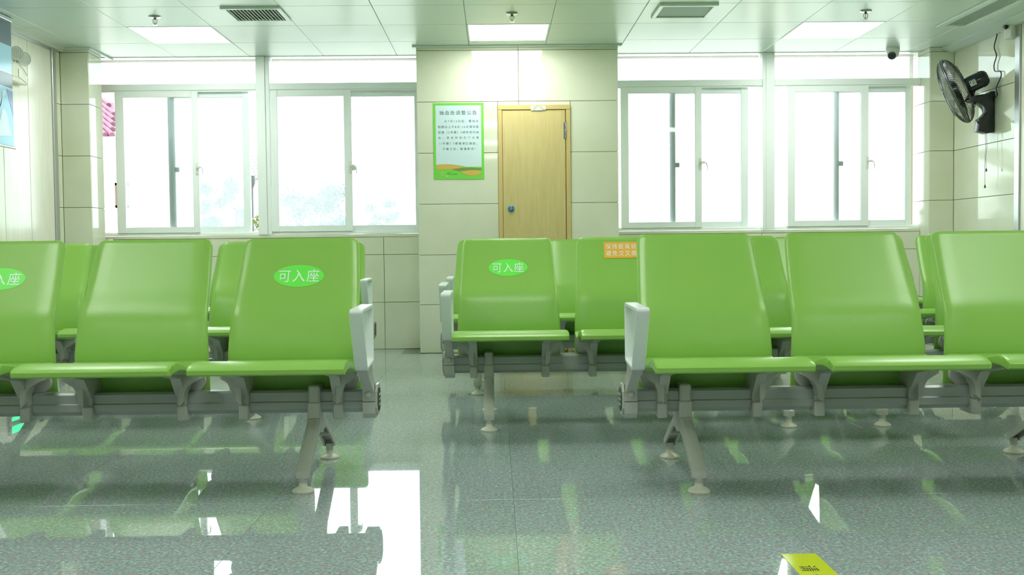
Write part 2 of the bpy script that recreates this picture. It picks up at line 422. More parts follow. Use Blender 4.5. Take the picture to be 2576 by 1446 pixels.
# ------------------------------------------------------------------ windows
ZT0, ZT1 = 2.143, 2.195      # transom bar
def window(n_, x0, x1, sashes, open_left=0):
    """sashes: (xa, xb, plane, stile_a, stile_b, handle); plane 0 inner, 1 outer"""
    root = struct(empty('window_%d' % n_, ((x0 + x1) / 2, YW, ZS)))
    ox = (x0 + x1) / 2
    def lc(a): return a - ox
    f = MB(); ya, yb = -.062, .05
    f.cbox(lc(x0), lc(x1), ya, yb, ZT0 - ZS, ZT1 - ZS, .003)
    f.cbox(lc(x0), lc(x1), ya + .02, yb, 0, .019, .002)
    f.box(lc(x0), lc(x1), -.028, -.020, .019, .030)
    f.cbox(lc(x0), lc(x1), ya, yb, ZC - ZS - .004, ZC - ZS, .001)
    f.box(lc(x0), lc(x1), ya + .012, ya + .02, ZT0 - ZS - .012, ZT0 - ZS)
    f.build('window_frame', m_upvc, root)
    p = MB(); p.box(lc(x0), lc(x1), -.008, -.002, ZT1 - ZS, ZC - ZS - .004); p.build('top_pane', m_glass, root)
    for xa, xb, pl, sa, sb, hd in sashes:
        y0 = -.055 if pl == 0 else -.012; y1 = y0 + .032
        zb, zt = .021, ZT0 - ZS - .002; rb, rt = .071 - .0, .055
        s = MB()
        s.cbox(lc(xa), lc(xa) + sa, y0, y1, zb, zt, .003); s.cbox(lc(xb) - sb, lc(xb), y0, y1, zb, zt, .003)
        s.cbox(lc(xa) + sa, lc(xb) - sb, y0 + .002, y1 - .002, zb, rb, .003); s.cbox(lc(xa) + sa, lc(xb) - sb, y0 + .002, y1 - .002, zt - rt + .002, zt, .003)
        so_ = s.build('sash', m_upvc if pl == 0 else m_upvcb, root)
        gp = MB(); gp.box(lc(xa) + sa - .002, lc(xb) - sb + .002, y0 + .013, y0 + .019, rb - .002, zt - rt + .002); gp.build('glass_pane', m_glass, so_)
        hx = lc(xb) - .012; hz = 1.50 - ZS
        if pl == 0:
            h = MB(); h.cbox(hx - .012, hx + .012, y0 - .008, y0, hz - .045, hz + .05, .003)
            h.cbox(hx - .004, hx + .032, y0 - .03, y0 - .008, hz + .005, hz + .025, .004)
            h.tube([(hx + .026, y0 - .024, hz + .018), (hx + .044, y0 - .026, hz + .008), (hx + .052, y0 - .028, hz - .02), (hx + .052, y0 - .028, hz - .055)], [.006, .006, .005, .003], 8)
            h.build('window_latch', m_white, so_, smooth=40)
        else:
            h = MB(); hx = lc(xa) + sa; h.cbox(hx - .004, hx + .034, y0 - .006, y0 + .01, hz - .02, hz + .02, .003); h.build('window_catch', m_white, so_)
    return root
window(1, -3.29, -1.94, [(-3.098, -2.422, 0, .071, .052, 1), (-2.683, -2.012, 1, .056, .059, 0)])
window(2, -1.832, PX0, [(-1.829, -1.167, 0, .057, .062, 1), (-1.229, PX0 - .002, 1, .052, .05, 0)])
window(3, PX1 + .002, 2.224, [(1.05, 1.722, 0, .066, .056, 1), (1.461, 2.118, 1, .05, .06, 0)])
window(4, 2.326, 3.54, [(2.435, 3.110, 0, .063, .063, 1), (2.829, 3.482, 1, .049, .050, 0)])
for n_, (a, b, c_) in enumerate(((-1.94, -1.832, -1.865), (2.224, 2.326, 2.252))):
    q = MB(); q.cbox(a, c_ - .001, YW - .07, YW + .06, ZS, ZC - .001, .003); q.cbox(c_ + .001, b, YW - .064, YW + .06, ZS, ZC - .001, .003)
    q.box(a + .004, b - .004, YW - .05, YW + .05, ZS, ZC - .002)
    struct(q.build('trim_%d' % (7 + n_), m_upvc))

# ------------------------------------------------------------------ door in the pier
door = struct(empty('door_1', ((DX0 + DX1) / 2, PY, 0)))
ox = (DX0 + DX1) / 2
q = MB()
q.cbox(DX0 - ox, .068 - ox, -.014, .012, 0, DZ - .036, .002); q.cbox(.572 - ox, DX1 - ox, -.014, .012, 0, DZ - .036, .002)
q.cbox(DX0 - ox, DX1 - ox, -.016, .012, DZ - .036, DZ, .002)
q.box(.068 - ox, .572 - ox, .006, .012, 0, DZ - .036)
q.build('door_frame', m_woodframe, door)
q = MB(); q.cbox(.071 - ox, .565 - ox, -.010, .006, .012, DZ - .040, .002); q.build('door_leaf', m_wood, door)
q = MB(); q.lathe([(.005, 0), (.0045, .04), (.0052, .042), (.0052, .088), (.0045, .09), (.005, .132)], 12, (.569 - ox, -.017, 1.678))
q.cbox(.552 - ox, .568 - ox, -.0125, -.0095, 1.68, 1.808, .001); q.build('hinge', m_chrome, door, smooth=40)
q = MB(); q.lathe([(.005, 0), (.0045, .04), (.0052, .042), (.0052, .088), (.0045, .09), (.005, .132)], 12, (.569 - ox, -.017, .25)); q.build('hinge', m_chrome, door, smooth=40)
q = MB(); q.lathe([(.0, 0), (.024, 0), (.026, .003), (.025, .010), (.020, .014), (0, .014)], 28, (.133 - ox, -.010, 1.137), (0, -1, 0))
lk = q.build('lock', m_blue, door, smooth=30)
q = MB(); q.lathe([(0, .014), (.011, .014), (.010, .019), (0, .019)], 20, (.133 - ox, -.010, 1.133), (0, -1, 0))
q.cbox(.1315 - ox, .1345 - ox, -.031, -.028, 1.124, 1.140, .0005); q.cbox(.127 - ox, .139 - ox, -.027, -.024, 1.142, 1.155, .001); q.build('keyhole', m_chrome, lk, smooth=30)
# torn paper strip over the door
q = MB(); pts = [(.294, 1.907), (.30, 1.903), (.33, 1.904), (.36, 1.902), (.405, 1.905), (.413, 1.908), (.411, 1.925), (.415, 1.938), (.39, 1.9395), (.36, 1.9385), (.33, 1.942), (.300, 1.940), (.293, 1.93), (.297, 1.918)]
q.prism([(x, z) for x, z in pts], 'y', PY - .0175, PY - .0162)
tag(q.build('paper_scrap', varied(mat('torn_paper', lin(220, 220, 210), .8), lin(170, 172, 165), lin(232, 232, 224), ns=60)), 'torn strip of white paper stuck on the head of the door frame', 'paper')

# ------------------------------------------------------------------ notice poster
po = tag(empty('notice_poster', (-.274, PY, 1.67)), 'green bordered notice poster with Chinese text on the wall beside the door', 'poster')
mg = mat('poster_green', lin(118, 212, 74), .35); mgb = mat('poster_paper', lin(206, 228, 234), .35)
mo = mat('poster_orange', lin(214, 176, 84), .35); mol = mat('poster_olive', lin(122, 144, 72), .35)
W_, H_ = .397, .597
def pl(x, z, d): return (x, -d, z)
q = MB(); q.box(-W_ / 2, W_ / 2, -.0030, -.0002, -H_ / 2, H_ / 2); q.build('poster_sheet', mg, po)
ix0, ix1, iz1 = -W_ / 2 + .019, W_ / 2 - .020, H_ / 2 - .019
def arc(f, a, b, n=18): return [(a + (b - a) * k / n, f((a + (b - a) * k / n))) for k in range(n + 1)]
sx = ix1 - ix0
def U(u): return ix0 + sx * u
def flat(mb, pts, d, mi=0): mb.add([pl(x, z, d) for x, z in pts], [list(range(len(pts)))], mi)
zb = -H_ / 2
# panel (its foot follows the hill tops)
hill_or = lambda u: zb + .095 + .022 * math.sin(PI * min(1, max(0, (u + .28) / .95)))   # left orange hill crest
hill_ol = lambda u: zb + .088 - .085 * (u - .72) ** 2 + .003
top = arc(lambda x: max(hill_or((x - ix0) / sx), hill_ol((x - ix0) / sx)) + .002, ix0, ix1, 30)
q = MB(); flat(q, [(ix0, iz1), (ix1, iz1)] + top[::-1], .0034); q.build('poster_panel', mgb, po)
q = MB()
flat(q, arc(lambda x: hill_or((x - ix0) / sx), ix0, U(.55)) + [(U(.55), zb + .076), (U(.3), zb + .076), (ix0, zb + .080)], .0037, 0)
flat(q, arc(lambda x: hill_ol((x - ix0) / sx), U(.33), ix1) + [(ix1, zb + .072), (U(.8), zb + .074), (U(.52), zb + .060), (U(.42), zb + .070)], .0040, 1)
flat(q, arc(lambda x: zb + .068 - .09 * ((x - ix0) / sx - .80) ** 2, U(.52), ix1) + [(U(.98), zb + .044), (U(.9), zb + .032), (U(.8), zb + .026), (U(.68), zb + .034), (U(.58), zb + .050)], .0043, 0)
q.build('hill_print', [mo, mol], po)
q = MB(); d = .0038
T = lambda cx_, cz_: (lambda x, y: pl(cx_ + x, cz_ + y, d))
put_text(q, '抽血处调整公告', T(-.003, .222), height=.034, width=.292)
body = [('从7月12日起，需抽血', .023, .156, .268), ('的群众上午8点-12点请往医', -.001, .112, .318), ('技楼（2号楼）3楼检验科抽', -.001, .069, .318),
        ('血；其余时间在门诊楼', -.001, .026, .318), ('（1号楼）1楼输液区抽血。', -.006, -.018, .300), ('不便之处，敬请原谅！', .001, -.061, .255)]
for t_, x_, z_, w_ in body: put_text(q, t_, T(x_, z_), height=.0205, width=w_)
put_text(q, '姜海区', T(-.076, zb + .052), height=.008, width=.030); put_text(q, '第六人民医院', T(-.052, zb + .040), height=.0095, width=.078)
le = q.build('lettering', m_ink, po); le['kind'] = 'stuff'
q = MB()
for k, (a0, c_) in enumerate(((200, 0), (20, 1))):
    pts = [(-.128 + .015 * math.cos(math.radians(a0 + t * 14)), zb + .046 + .017 * math.sin(math.radians(a0 + t * 14))) for t in range(13)]
    pts += [(-.126 + .008 * math.cos(math.radians(a0 + t * 14)), zb + .044 + .011 * math.sin(math.radians(a0 + t * 14))) for t in range(12, -1, -1)]
    flat(q, pts, .0038, c_)
flat(q, [(-.105, zb + .024), (-.083, zb + .024), (-.083, zb + .029), (-.105, zb + .029)], .0038, 2)
q.build('emblem', [mat('emblem_lime', lin(150, 222, 130), .4), mat('emblem_sand', lin(205, 190, 120), .4), mat('emblem_white', lin(200, 235, 180), .4)], po)

# ------------------------------------------------------------------ ceiling lamps
m_lamp = mat('lamp_diffuser', (1, 1, 1, 1), .4, emit=(.97, 1, .95, 1), estr=LAMP)
m_lframe = mat('lamp_frame', lin(225, 232, 228), .3)
def lamp():
    r = empty('ceiling_light')
    q = MB(); a, b_ = .2985, .285
    for s_ in (-1, 1):
        q.cbox(-a, a, *sorted((s_ * a, s_ * b_)), -.002, .016, .0015); q.cbox(*sorted((s_ * a, s_ * b_)), -b_, b_, -.002, .016, .0015)
    q.build('lamp_frame', m_lframe, r)
    q = MB(); q.box(-b_, b_, -b_, b_, .002, .012); q.build('diffuser', m_lamp, r)
    return r
l0 = lamp(); first = True
lab = {0: 'lit square ceiling panel above the left pair of windows', 1: 'lit square ceiling panel just in front of the tiled pier above the door', 2: 'lit square ceiling panel above the windows beside the security camera'}
for x, y in lights:
    o = l0 if first else copy_tree(l0); first = False
    o.location = (x + .3, y + .3, ZC)
    if y > 7.3: tag(o, lab[0 if x < -1 else (1 if x < 1 else 2)], 'ceiling light', 'square ceiling lights by the windows')
    else: tag(o, 'lit square ceiling panel further back over the benches', 'ceiling light', 'ceiling lights over the seating')

# ------------------------------------------------------------------ vents in the ceiling
m_slat = mat('vent_slat', lin(196, 210, 200), .35); m_ventshade = mat('vent_shade', lin(110, 124, 116), .7)
v = tag(empty('ceiling_vent', (-1.575, 7.085, ZC)), 'square louvred ceiling vent above the windows', 'vent')
q = MB(); a, b_ = .195, .165
for s_ in (-1, 1):
    q.cbox(-a, a, *sorted((s_ * a, s_ * b_)), -.016, 0, .003); q.cbox(*sorted((s_ * a, s_ * b_)), -b_, b_, -.016, 0, .003)
q.build('vent_frame', m_ceil, v)
q = MB(); q.box(-b_, b_, -b_, b_, -.0015, -.0005); q.build('vent_shade_sheet', m_ventshade, v)  # dark sheet, painted as the shade between the louvres
q = MB(); q.prism([(-.011, -.002), (-.009, -.001), (.006, -.0135), (.0035, -.015)], 'y', -b_, b_); sm = q.mesh('slat', m_slat)
for k in range(14): link('slat', sm, v, (-b_ + .014 + k * (2 * b_ - .02) / 13.4, 0, 0))
v = tag(empty('return_vent', (1.29, 7.075, ZC)), 'square ceiling vent with a flat grey filter screen', 'vent')
q = MB()
for s_ in (-1, 1):
    q.cbox(-a, a, *sorted((s_ * a, s_ * b_)), -.018, 0, .003); q.cbox(*sorted((s_ * a, s_ * b_)), -b_, b_, -.018, 0, .003)
q.build('vent_frame', m_ceil, v)
q = MB(); q.box(-b_, b_, -b_, b_, -.010, -.006); q.build('filter_screen', varied(mat('filter', lin(142, 166, 150), .6), lin(136, 160, 144), lin(150, 172, 156), ns=300), v)
v = tag(empty('linear_vent', (3.36, 6.6, ZC)), 'long narrow slotted ceiling vent running along the tiled side wall', 'vent')
q = MB(); LX, LY = .075, 1.0
for s_ in (-1, 1):
    q.cbox(*sorted((s_ * LX, s_ * (LX + .055))), -LY - .05, LY + .05, -.014, 0, .003); q.cbox(-LX, LX, *sorted((s_ * LY, s_ * (LY + .05))), -.014, 0, .003)
q.build('vent_frame', m_ceil, v)
q = MB(); q.box(-LX, LX, -LY, LY, -.0028, -.0004); q.build('vent_shade_sheet', mat('slot_shade', lin(70, 78, 70), .7), v)  # sheet coloured dark for the shade in the slots
q = MB(); q.box(-.0042, .0042, -LY, LY, -.0048, -.0030); sm = q.mesh('slat', m_slat)
for k in range(9): link('slat', sm, v, (-LX + .008 + k * (2 * LX - .016) / 8, 0, 0))

# ------------------------------------------------------------------ sprinklers
def sprinkler():
    r = empty('sprinkler')
    q = MB(); q.lathe([(.0, 0), (.040, 0), (.041, -.003), (.036, -.008), (.014, -.011), (0, -.011)], 24); q.build('escutcheon', m_chrome, r, smooth=40)
    q = MB(); q.lathe([(.0085, -.010), (.0085, -.018), (.006, -.020), (.004, -.022)], 12)
    for s_ in (-1, 1): q.tube([(s_ * .008, 0, -.016), (s_ * .0135, 0, -.026), (s_ * .0135, 0, -.040), (s_ * .004, 0, -.052)], .0022, 6)
    q.lathe([(.003, -.050), (.003, -.058)], 8)
    q.build('sprinkler_body', mat('dark_chrome', lin(110, 118, 116), .2, metal=1), r, smooth=40)
    q = MB(); q.lathe([(.0, -.057), (.016, -.0575), (.016, -.059), (0, -.059)], 16); q.build('deflector', m_chrome, r, smooth=40)
    q = MB(); q.lathe([(.002, -.022), (.0026, -.035), (.002, -.050)], 8); q.build('glass_bulb', mat('bulb', lin(210, 150, 120), .1), r, smooth=40)
    return r
s0 = sprinkler()
for k, (x, y, t_) in enumerate(((-2.275, 7.165, 'chrome ceiling sprinkler in front of the lit panel over the left windows'), (.134, 7.141, 'chrome ceiling sprinkler in front of the lit panel nearest the door'), (2.541, 7.144, 'chrome ceiling sprinkler in front of the lit panel near the security camera'))):
    o = s0 if k == 0 else copy_tree(s0); o.location = (x, y, ZC); tag(o, t_, 'sprinkler', 'ceiling sprinklers')

# ------------------------------------------------------------------ security camera
sc = tag(empty('security_camera', (3.245, 8.50, ZC)), 'white turret security camera hanging from the ceiling at the window edge', 'camera')
q = MB(); q.lathe([(0, 0), (.054, 0), (.055, -.012), (.052, -.03), (.046, -.055), (.040, -.072), (.03, -.078), (0, -.079)], 32)
q.build('camera_housing', m_white, sc, smooth=40)
q = MB(); ax = Vector((-.44, -.80, -.46)).normalized(); q.lathe([(0, .028), (.030, .028), (.035, .036), (.036, .050), (.035, .054)], 28, (0, 0, -.045), ax)
q.build('camera_ring', m_white, sc, smooth=40)
q = MB(); q.lathe([(.0315, .052), (.0315, .0555), (.028, .059), (.014, .063), (0, .064)], 28, (0, 0, -.045), ax); q.build('camera_lens', mat('lens_glass', lin(46, 58, 70), .08), sc, smooth=40)

# ------------------------------------------------------------------ wall fan
fan = tag(empty('wall_fan', (XR, 7.82, 1.80)), 'black oscillating wall fan with wire cage on the tiled side wall', 'fan')
kx = 1 / 6.57 / 335
poly = [(1155, 620), (1150, 1290), (1030, 1310), (890, 1270), (905, 1070), (960, 1040), (1030, 960), (1010, 900), (950, 845), (860, 805), (780, 790), (725, 765), (760, 700), (870, 680), (1070, 655), (1080, 625)]
q = MB(); pts = [(-(1160 - u) * kx, (965 - v_) * kx) for u, v_ in poly]
q.prism(pts, 'y', -.042, .042); br = q.build('wall_bracket', m_dark, fan, smooth=30, bevel=.005)
q = MB(); q.lathe([(0, -.05), (.018, -.05), (.018, .05), (0, .05)], 20, (-(1160 - 800) * kx, 0, (965 - 735) * kx), (0, 1, 0)); q.build('pivot', m_dark, fan, smooth=40)
A = Vector((-.80, .47, -.38)).normalized()       # the way the fan blows
CC = Vector((-.275, .02, .165))                  # cage centre
U1 = A.cross(Vector((0, 0, 1))).normalized(); U2 = A.cross(U1).normalized()
def ring(r, h, n=40): return [CC + A * h + (U1 * math.cos(2 * PI * k / n) + U2 * math.sin(2 * PI * k / n)) * r for k in range(n)]
q = MB(); q.lathe([(0, -.245), (.035, -.243), (.052, -.228), (.060, -.20), (.061, -.12), (.056, -.085), (0, -.08)], 28, CC, A)
for k in range(10):
    a = 2 * PI * k / 10; d = U1 * math.cos(a) + U2 * math.sin(a)
    q.tube([CC - A * .236 + d * .045, CC - A * .215 + d * .0585, CC - A * .19 + d * .0625], .0022, 5)
mo_ = q.build('motor', m_dark, fan, smooth=50)
q = MB(); q.tube([CC - A * .13 - Vector((0, 0, .05)), Vector((-.17, .0, .115)), Vector((-(1160 - 800) * kx, 0, (965 - 735) * kx))], [.022, .024, .024], 12); q.build('neck', m_dark, fan, smooth=50)
# specification label on the motor
ld = (Vector((-.4, -.91, 0)) - A * Vector((-.4, -.91, 0)).dot(A)).normalized(); side = A.cross(ld)
q = MB()
def lab_pt(s_, t_, e): 
    ang = s_ / .0615; dd = ld * math.cos(ang) + side * math.sin(ang)
    return CC - A * (.135 + t_) + dd * (.0618 + e)
def lab_quad(s0_, s1_, t0, t1, e, mi, n=5):
    vs = []
    for k in range(n + 1):
        s_ = s0_ + (s1_ - s0_) * k / n; vs += [lab_pt(s_, t0, e), lab_pt(s_, t1, e)]
    q.add(vs, [[2 * k, 2 * k + 1, 2 * k + 3, 2 * k + 2] for k in range(n)], mi)
sg = 1 if side.z > 0 else -1
lab_quad(sg * -.026, sg * .020, -.022, .022, 0, 0); lab_quad(sg * .014, sg * .022, -.022, .022, .0003, 1)
for r_ in range(4): lab_quad(sg * (.006 - r_ * .007), sg * (.009 - r_ * .007), -.004, .018, .0003, 2)
lab_quad(sg * -.004, sg * .010, -.017, -.011, .0003, 2)
q.build('rating_label', [m_paper, m_blue, m_ink], mo_)
# cage: rim, wires, front and back domes
q = MB(); q.tube(ring(.255, 0, 48), .0075, 8, closed=True); q.tube(ring(.257, .012, 48), .004, 6, closed=True); q.build('cage_rim', m_wire, fan, smooth=60)
def dome(sgn, depth, name):
    q = MB(); nw = 96
    for k in range(nw):
        a = 2 * PI * k / nw; tw = .0 
        path = []
        for t in (0, .1, .22, .35, .5, .65, .8, .9, 1):
            r_ = .058 + .197 * math.cos(t * PI / 2) ** .9; h = sgn * depth * math.sin(t * PI / 2)
            aa = a + .25 * t * sgn; path.append(CC + A * h + (U1 * math.cos(aa) + U2 * math.sin(aa)) * r_)
        q.tube(path, .0015, 4)
    for r_, h in ((.17, .93), (.115, 1.0), (.058, 1.0)): q.tube(ring(r_, sgn * depth * h, 32), .0022, 5, closed=True)
    return q.build(name, m_wire, fan)
dome(1, .075, 'front_grille'); dome(-1, .085, 'back_grille')
q = MB(); q.lathe([(0, .070), (.058, .070), (.060, .076), (.05, .084), (0, .087)], 24, CC, A); q.build('badge_disc', m_wire, fan, smooth=40)
q = MB()
for k in range(3):
    vs = []; nr, na = 7, 6
    for i in range(nr + 1):
        r_ = .035 + (.228 - .035) * i / nr; half = .42 + .16 * math.sin(PI * i / nr)
        for j in range(na + 1):
            a = 2 * PI * k / 3 + (j / na - .5) * 2 * half + .35 * i / nr
            h = (j / na - .5) * .05 * (1 - .3 * i / nr) - .008
            vs.append(CC + A * h + (U1 * math.cos(a) + U2 * math.sin(a)) * r_)
    q.add(vs, [[i * (na + 1) + j, i * (na + 1) + j + 1, (i + 1) * (na + 1) + j + 1, (i + 1) * (na + 1) + j] for i in range(nr) for j in range(na)])
q.lathe([(0, .03), (.03, .03), (.04, .02), (.042, -.03), (0, -.032)], 20, CC, A)
q.build('fan_blades', m_blade, fan, smooth=50)
for k, (yo, zl) in enumerate(((-.03, .125 - .54), (.015, .125 - .66))):
    q = MB(); x0 = -.06 + .012 * k; z0 = -.155
    q.tube([(x0, yo, z0), (x0 + .004, yo, z0 - .1), (x0 - .003, yo, (z0 + zl) / 2 - .05), (x0, yo, zl)], .0014, 6)
    q.lathe([(.003, 0), (.006, -.012), (.007, -.024), (.0, -.026)], 10, (x0, yo, zl)); q.build('pull_cord', m_capdark if k else m_dark, fan, smooth=50)
# power cable up to the ceiling
q = MB(); x = XR - .014
pth = [(XR - .02, 7.79, 1.90), (x - .01, 7.70, 1.915), (x - .02, 7.70, 1.96), (x - .006, 7.70, 2.0), (x, 7.665, 2.05), (x, 7.68, 2.085), (x, 7.76, 2.10), (x, 7.775, 2.15), (x, 7.74, 2.21), (x, 7.775, 2.28), (x, 7.745, 2.34), (x, 7.715, 2.385), (x, 7.69, ZC - .045)]
def smooth_path(p, n=6):
    out = []; p = [Vector(a) for a in p]
    for i in range(len(p) - 1):
        a, b, c, d = p[max(0, i - 1)], p[i], p[i + 1], p[min(len(p) - 1, i + 2)]
        for k in range(n):
            t = k / n; out.append(.5 * ((2 * b) + (c - a) * t + (2 * a - 5 * b + 4 * c - d) * t * t + (3 * b - a - 3 * c + d) * t ** 3))
    return out + [p[-1]]
q.tube(smooth_path(pth), .0042, 8)
tag(q.build('power_cable', m_dark, smooth=60), 'thin black power cable hanging from the ceiling edge down to the wall fan', 'cable')
jb = tag(empty('junction_box', (XR, 7.50, 2.33)), 'small white box under the ceiling above the metal wall strip', 'box')
q = MB(); q.cbox(-.055, 0, -.05, .05, -.04, .045, .004); q.build('box_body', m_white, jb)
q = MB(); q.lathe([(.013, 0), (.013, .02), (0, .024)], 14, (-.075, -.01, .032), (0, -1, 0)); q.cbox(-.08, -.05, -.02, .01, .035, .05, .002); q.build('sensor', m_dark, jb, smooth=40)

# ------------------------------------------------------------------ left wall: emergency light, banner, exit sign
em = tag(empty('emergency_light', (XL, 7.43, 2.0)), 'white twin spot emergency light mounted on the panelled side wall', 'lamp')
q = MB(); q.cbox(0, .055, -.13, .11, .015, .15, .006)
q.tube([(.056, -.12, .135), (.057, -.06, .145), (.057, .0, .14), (.057, .05, .12), (.057, .105, .085)], .0022, 5); q.tube([(.056, -.12, .05), (.057, -.05, .055), (.057, .03, .045), (.057, .10, .025)], .0022, 5)
q.build('battery_case', mat('warm_white', lin(226, 224, 204), .4), em, smooth=30)
q = MB(); q.cbox(.053, .059, -.03, .012, .055, .11, .001); q.build('test_window', m_white, em)
for yy, zz in ((-.03, .218), (.088, .200)):
    ax = Vector((.72, -.62, -.05)).normalized(); c_ = Vector((.04, yy, zz))
    q = MB(); q.tube([(.03, yy, .145), (.03, yy, .175)], .008, 10); q.lathe([(0, -.045), (.018, -.042), (.036, -.02), (.047, .0), (.050, .016), (.046, .018), (.042, .012)], 26, c_, ax)
    h = q.build('lamp_head', mat('lamp_grey', lin(232, 232, 226), .3), em, smooth=50)
    q = MB(); q.lathe([(0, .004), (.020, .008), (.043, .013), (.043, .010), (0, .000)], 26, c_, ax)
    for t in range(5): 
        d = ax.cross(Vector((0, 0, 1))).normalized(); e_ = ax.cross(d).normalized(); o_ = (t - 2) * .015
        q.tube([c_ + ax * .014 + d * o_ - e_ * .03, c_ + ax * .016 + d * o_ + e_ * .03], .0018, 5)
    q.build('lamp_lens', mat('lamp_lens', lin(240, 244, 240), .15), h, smooth=30)

bn = tag(empty('hanging_banner', (XL + .11, 6.405, ZC)), 'glossy blue and slate banner with a bottom rail on the side wall', 'banner')
mats_b = [mat('banner_slate', lin(92, 112, 128), .12), mat('banner_sky', lin(168, 218, 246), .12), mat('banner_pale', lin(222, 238, 252), .12), mat('banner_violet', lin(150, 164, 212), .12)]
q = MB(); y0, y1 = -.6, .775; zb_ = 1.54 - ZC
q.box(-.004, .0, y0, y1, zb_, -.005, 1)
def band(z0, z1, mi, e=.0006, a=y0, b=y1): q.add([(e, a, z0), (e, b, z0), (e, b, z1), (e, a, z1)], [(0, 1, 2, 3)], mi)
band(2.222 - ZC, -.005, 0); band(2.036 - ZC, 2.046 - ZC, 2); band(1.938 - ZC, 2.036 - ZC, 0); band(1.934 - ZC, 1.938 - ZC, 2)
q.add([(.0012, y1, 1.92 - ZC), (.0012, y1, 1.75 - ZC), (.0012, y1 - .09, 1.925 - ZC)], [(0, 1, 2)], 3)
q.add([(.0012, y1 - .07 * k * .5 - .02, z - ZC) for k, z in enumerate((1.62, 1.66, 1.75, 1.79, 1.78, 1.70, 1.60))], [tuple(range(7))], 2)
q.add([(.0012, y1 - .10 - .02 * k, z - ZC) for k, z in enumerate((1.90, 1.92, 1.91, 1.86, 1.80, 1.78))], [tuple(range(6))], 2)
q.build('banner_sheet', mats_b, bn)
q = MB(); q.tube([(.004, y0, zb_), (.004, y1 + .006, zb_)], .009, 10); q.build('bottom_rail', m_alu, bn, smooth=50)
q = MB(); q.cbox(-.012, .012, y0, y1, -.03, -.004, .003); q.build('top_rail', m_alu, bn)

ex = tag(empty('exit_sign', (XL, 7.38, .36)), 'small green lit exit sign low on the panelled side wall', 'sign')
q = MB(); q.cbox(0, .02, -.17, .17, -.07, .07, .004); q.build('sign_case', m_alu, ex)
q = MB(); q.box(.02, .0215, -.155, .155, .006, .055); q.box(.02, .0215, -.155, .155, -.055, -.03); q.build('lit_face', mat('exit_green', lin(30, 190, 110), .4, emit=(.02, .75, .3, 1), estr=1.2), ex)

# ------------------------------------------------------------------ floor sticker
fs = tag(empty('floor_sticker', (.811, 2.49, 0)), 'yellow floor sticker with black Chinese characters on the speckled floor', 'sticker')
q = MB(); q.cbox(-.048, .047, -.293, .293, .0002, .0012, .0003); q.build('sticker_sheet', mat('sticker_yellow', lin(206, 220, 40), .12), fs)
q = MB(); put_text(q, '请保持一米距离', lambda x, y: (-.010 + y, -.0615 - x, .0015), height=.048, width=.495)
le = q.build('lettering', m_ink, fs); le['kind'] = 'stuff'

# ------------------------------------------------------------------ benches
BZ0, BZ1 = .2324, .316
def interp(pts, t):
    for (a, b), (c, d) in zip(pts, pts[1:]):
        if t <= c: return b + (d - b) * (t - a) / (c - a)
    return pts[-1][1]
def catmull(pts, n=4):
    out = []
    for i in range(len(pts) - 1):
        a, b, c, d = pts[max(0, i - 1)], pts[i], pts[i + 1], pts[min(len(pts) - 1, i + 2)]
        for k in range(n):
            t = k / n
            out.append(tuple(.5 * ((2 * b[j]) + (c[j] - a[j]) * t + (2 * a[j] - 5 * b[j] + 4 * c[j] - d[j]) * t * t + (3 * b[j] - a[j] - 3 * c[j] + d[j]) * t ** 3) for j in (0, 1)))
    return out + [tuple(pts[-1])]
BACK = catmull([(.285, .048), (.36, .040), (.45, .032), (.54, .047), (.60, .067), (.684, .124), (.78, .180), (.86, .222), (.8795, .228)], 4)  # (z, y)
def back_y(z): return interp(BACK, z)
def back_mesh():
    zt = .8795; rows = [.285, .30, .33, .36, .39, .42, .45, .48, .51, .54, .57, .60, .63, .66, .69, .72, .75, .78, .81, .835, .85, .858, .865, .871, .8755, .8785, zt]
    us = []; th = .021
    def half(z):
        h = .25 - .027 * max(0, (z - .45)) / .43 if z > .45 else .25
        r = .030; d = zt - z
        if d < r: h = h - r + math.sqrt(max(0, r * r - (r - d) ** 2))
        if z < .30: h -= (.30 - z) * .5
        return h
    front, back = [], []
    off = [0, .0035, .011, .024, .034]            # distance from the edge of the side band columns
    drop = [.013, .0075, .0042, .0015, 0]
    for z in rows:
        h = half(z); y = back_y(z)
        et = max(0, 1 - (zt - z) / .010) * .009
        slope = (back_y(z + .004) - back_y(z - .004)) / .008 if z < .87 else .5
        nn = 1 / math.sqrt(1 + slope * slope)
        xs = [-h + o for o in off] + [-(h - .034) + 2 * (h - .034) * k / 8 for k in range(1, 8)] + [h - o for o in off[::-1]]
        dr = drop + [0] * 7 + drop[::-1]
        hollow = [0] * 5 + [(.006 * (1 - ((k - 4) / 4) ** 2)) for k in range(1, 8)] + [0] * 5
        for x, d, hh in zip(xs, dr, hollow):
            b = max(d, et)
            front.append((x, y + (b + hh * min(1, max(0, (z - .42) / .15))) * nn, z - b * slope * nn * .6 if z < .87 else z))
            t_ = max(th * nn, b + .002)
            back.append((x * .992, y + t_ + hh * .5, z - .004 * (z > .86)))
    nc = 17; nr = len(rows); q = MB(); n0 = len(front)
    f = []
    for r_ in range(nr - 1):
        for c in range(nc - 1):
            a = r_ * nc + c; f.append([a, a + 1, a + nc + 1, a + nc]); b = a + n0; f.append([b + nc, b + nc + 1, b + 1, b])
    for c in range(nc - 1):
        f.append([c + 1, c, n0 + c, n0 + c + 1]); a = (nr - 1) * nc + c; f.append([a, a + 1, n0 + a + 1, n0 + a])
    for r_ in range(nr - 1):
        a = r_ * nc; f.append([a, a + nc, n0 + a + nc, n0 + a]); a = r_ * nc + nc - 1; f.append([a + nc, a, n0 + a, n0 + a + nc])
    q.add(front + back, f)
    return q.mesh('backrest', m_green, smooth=62)
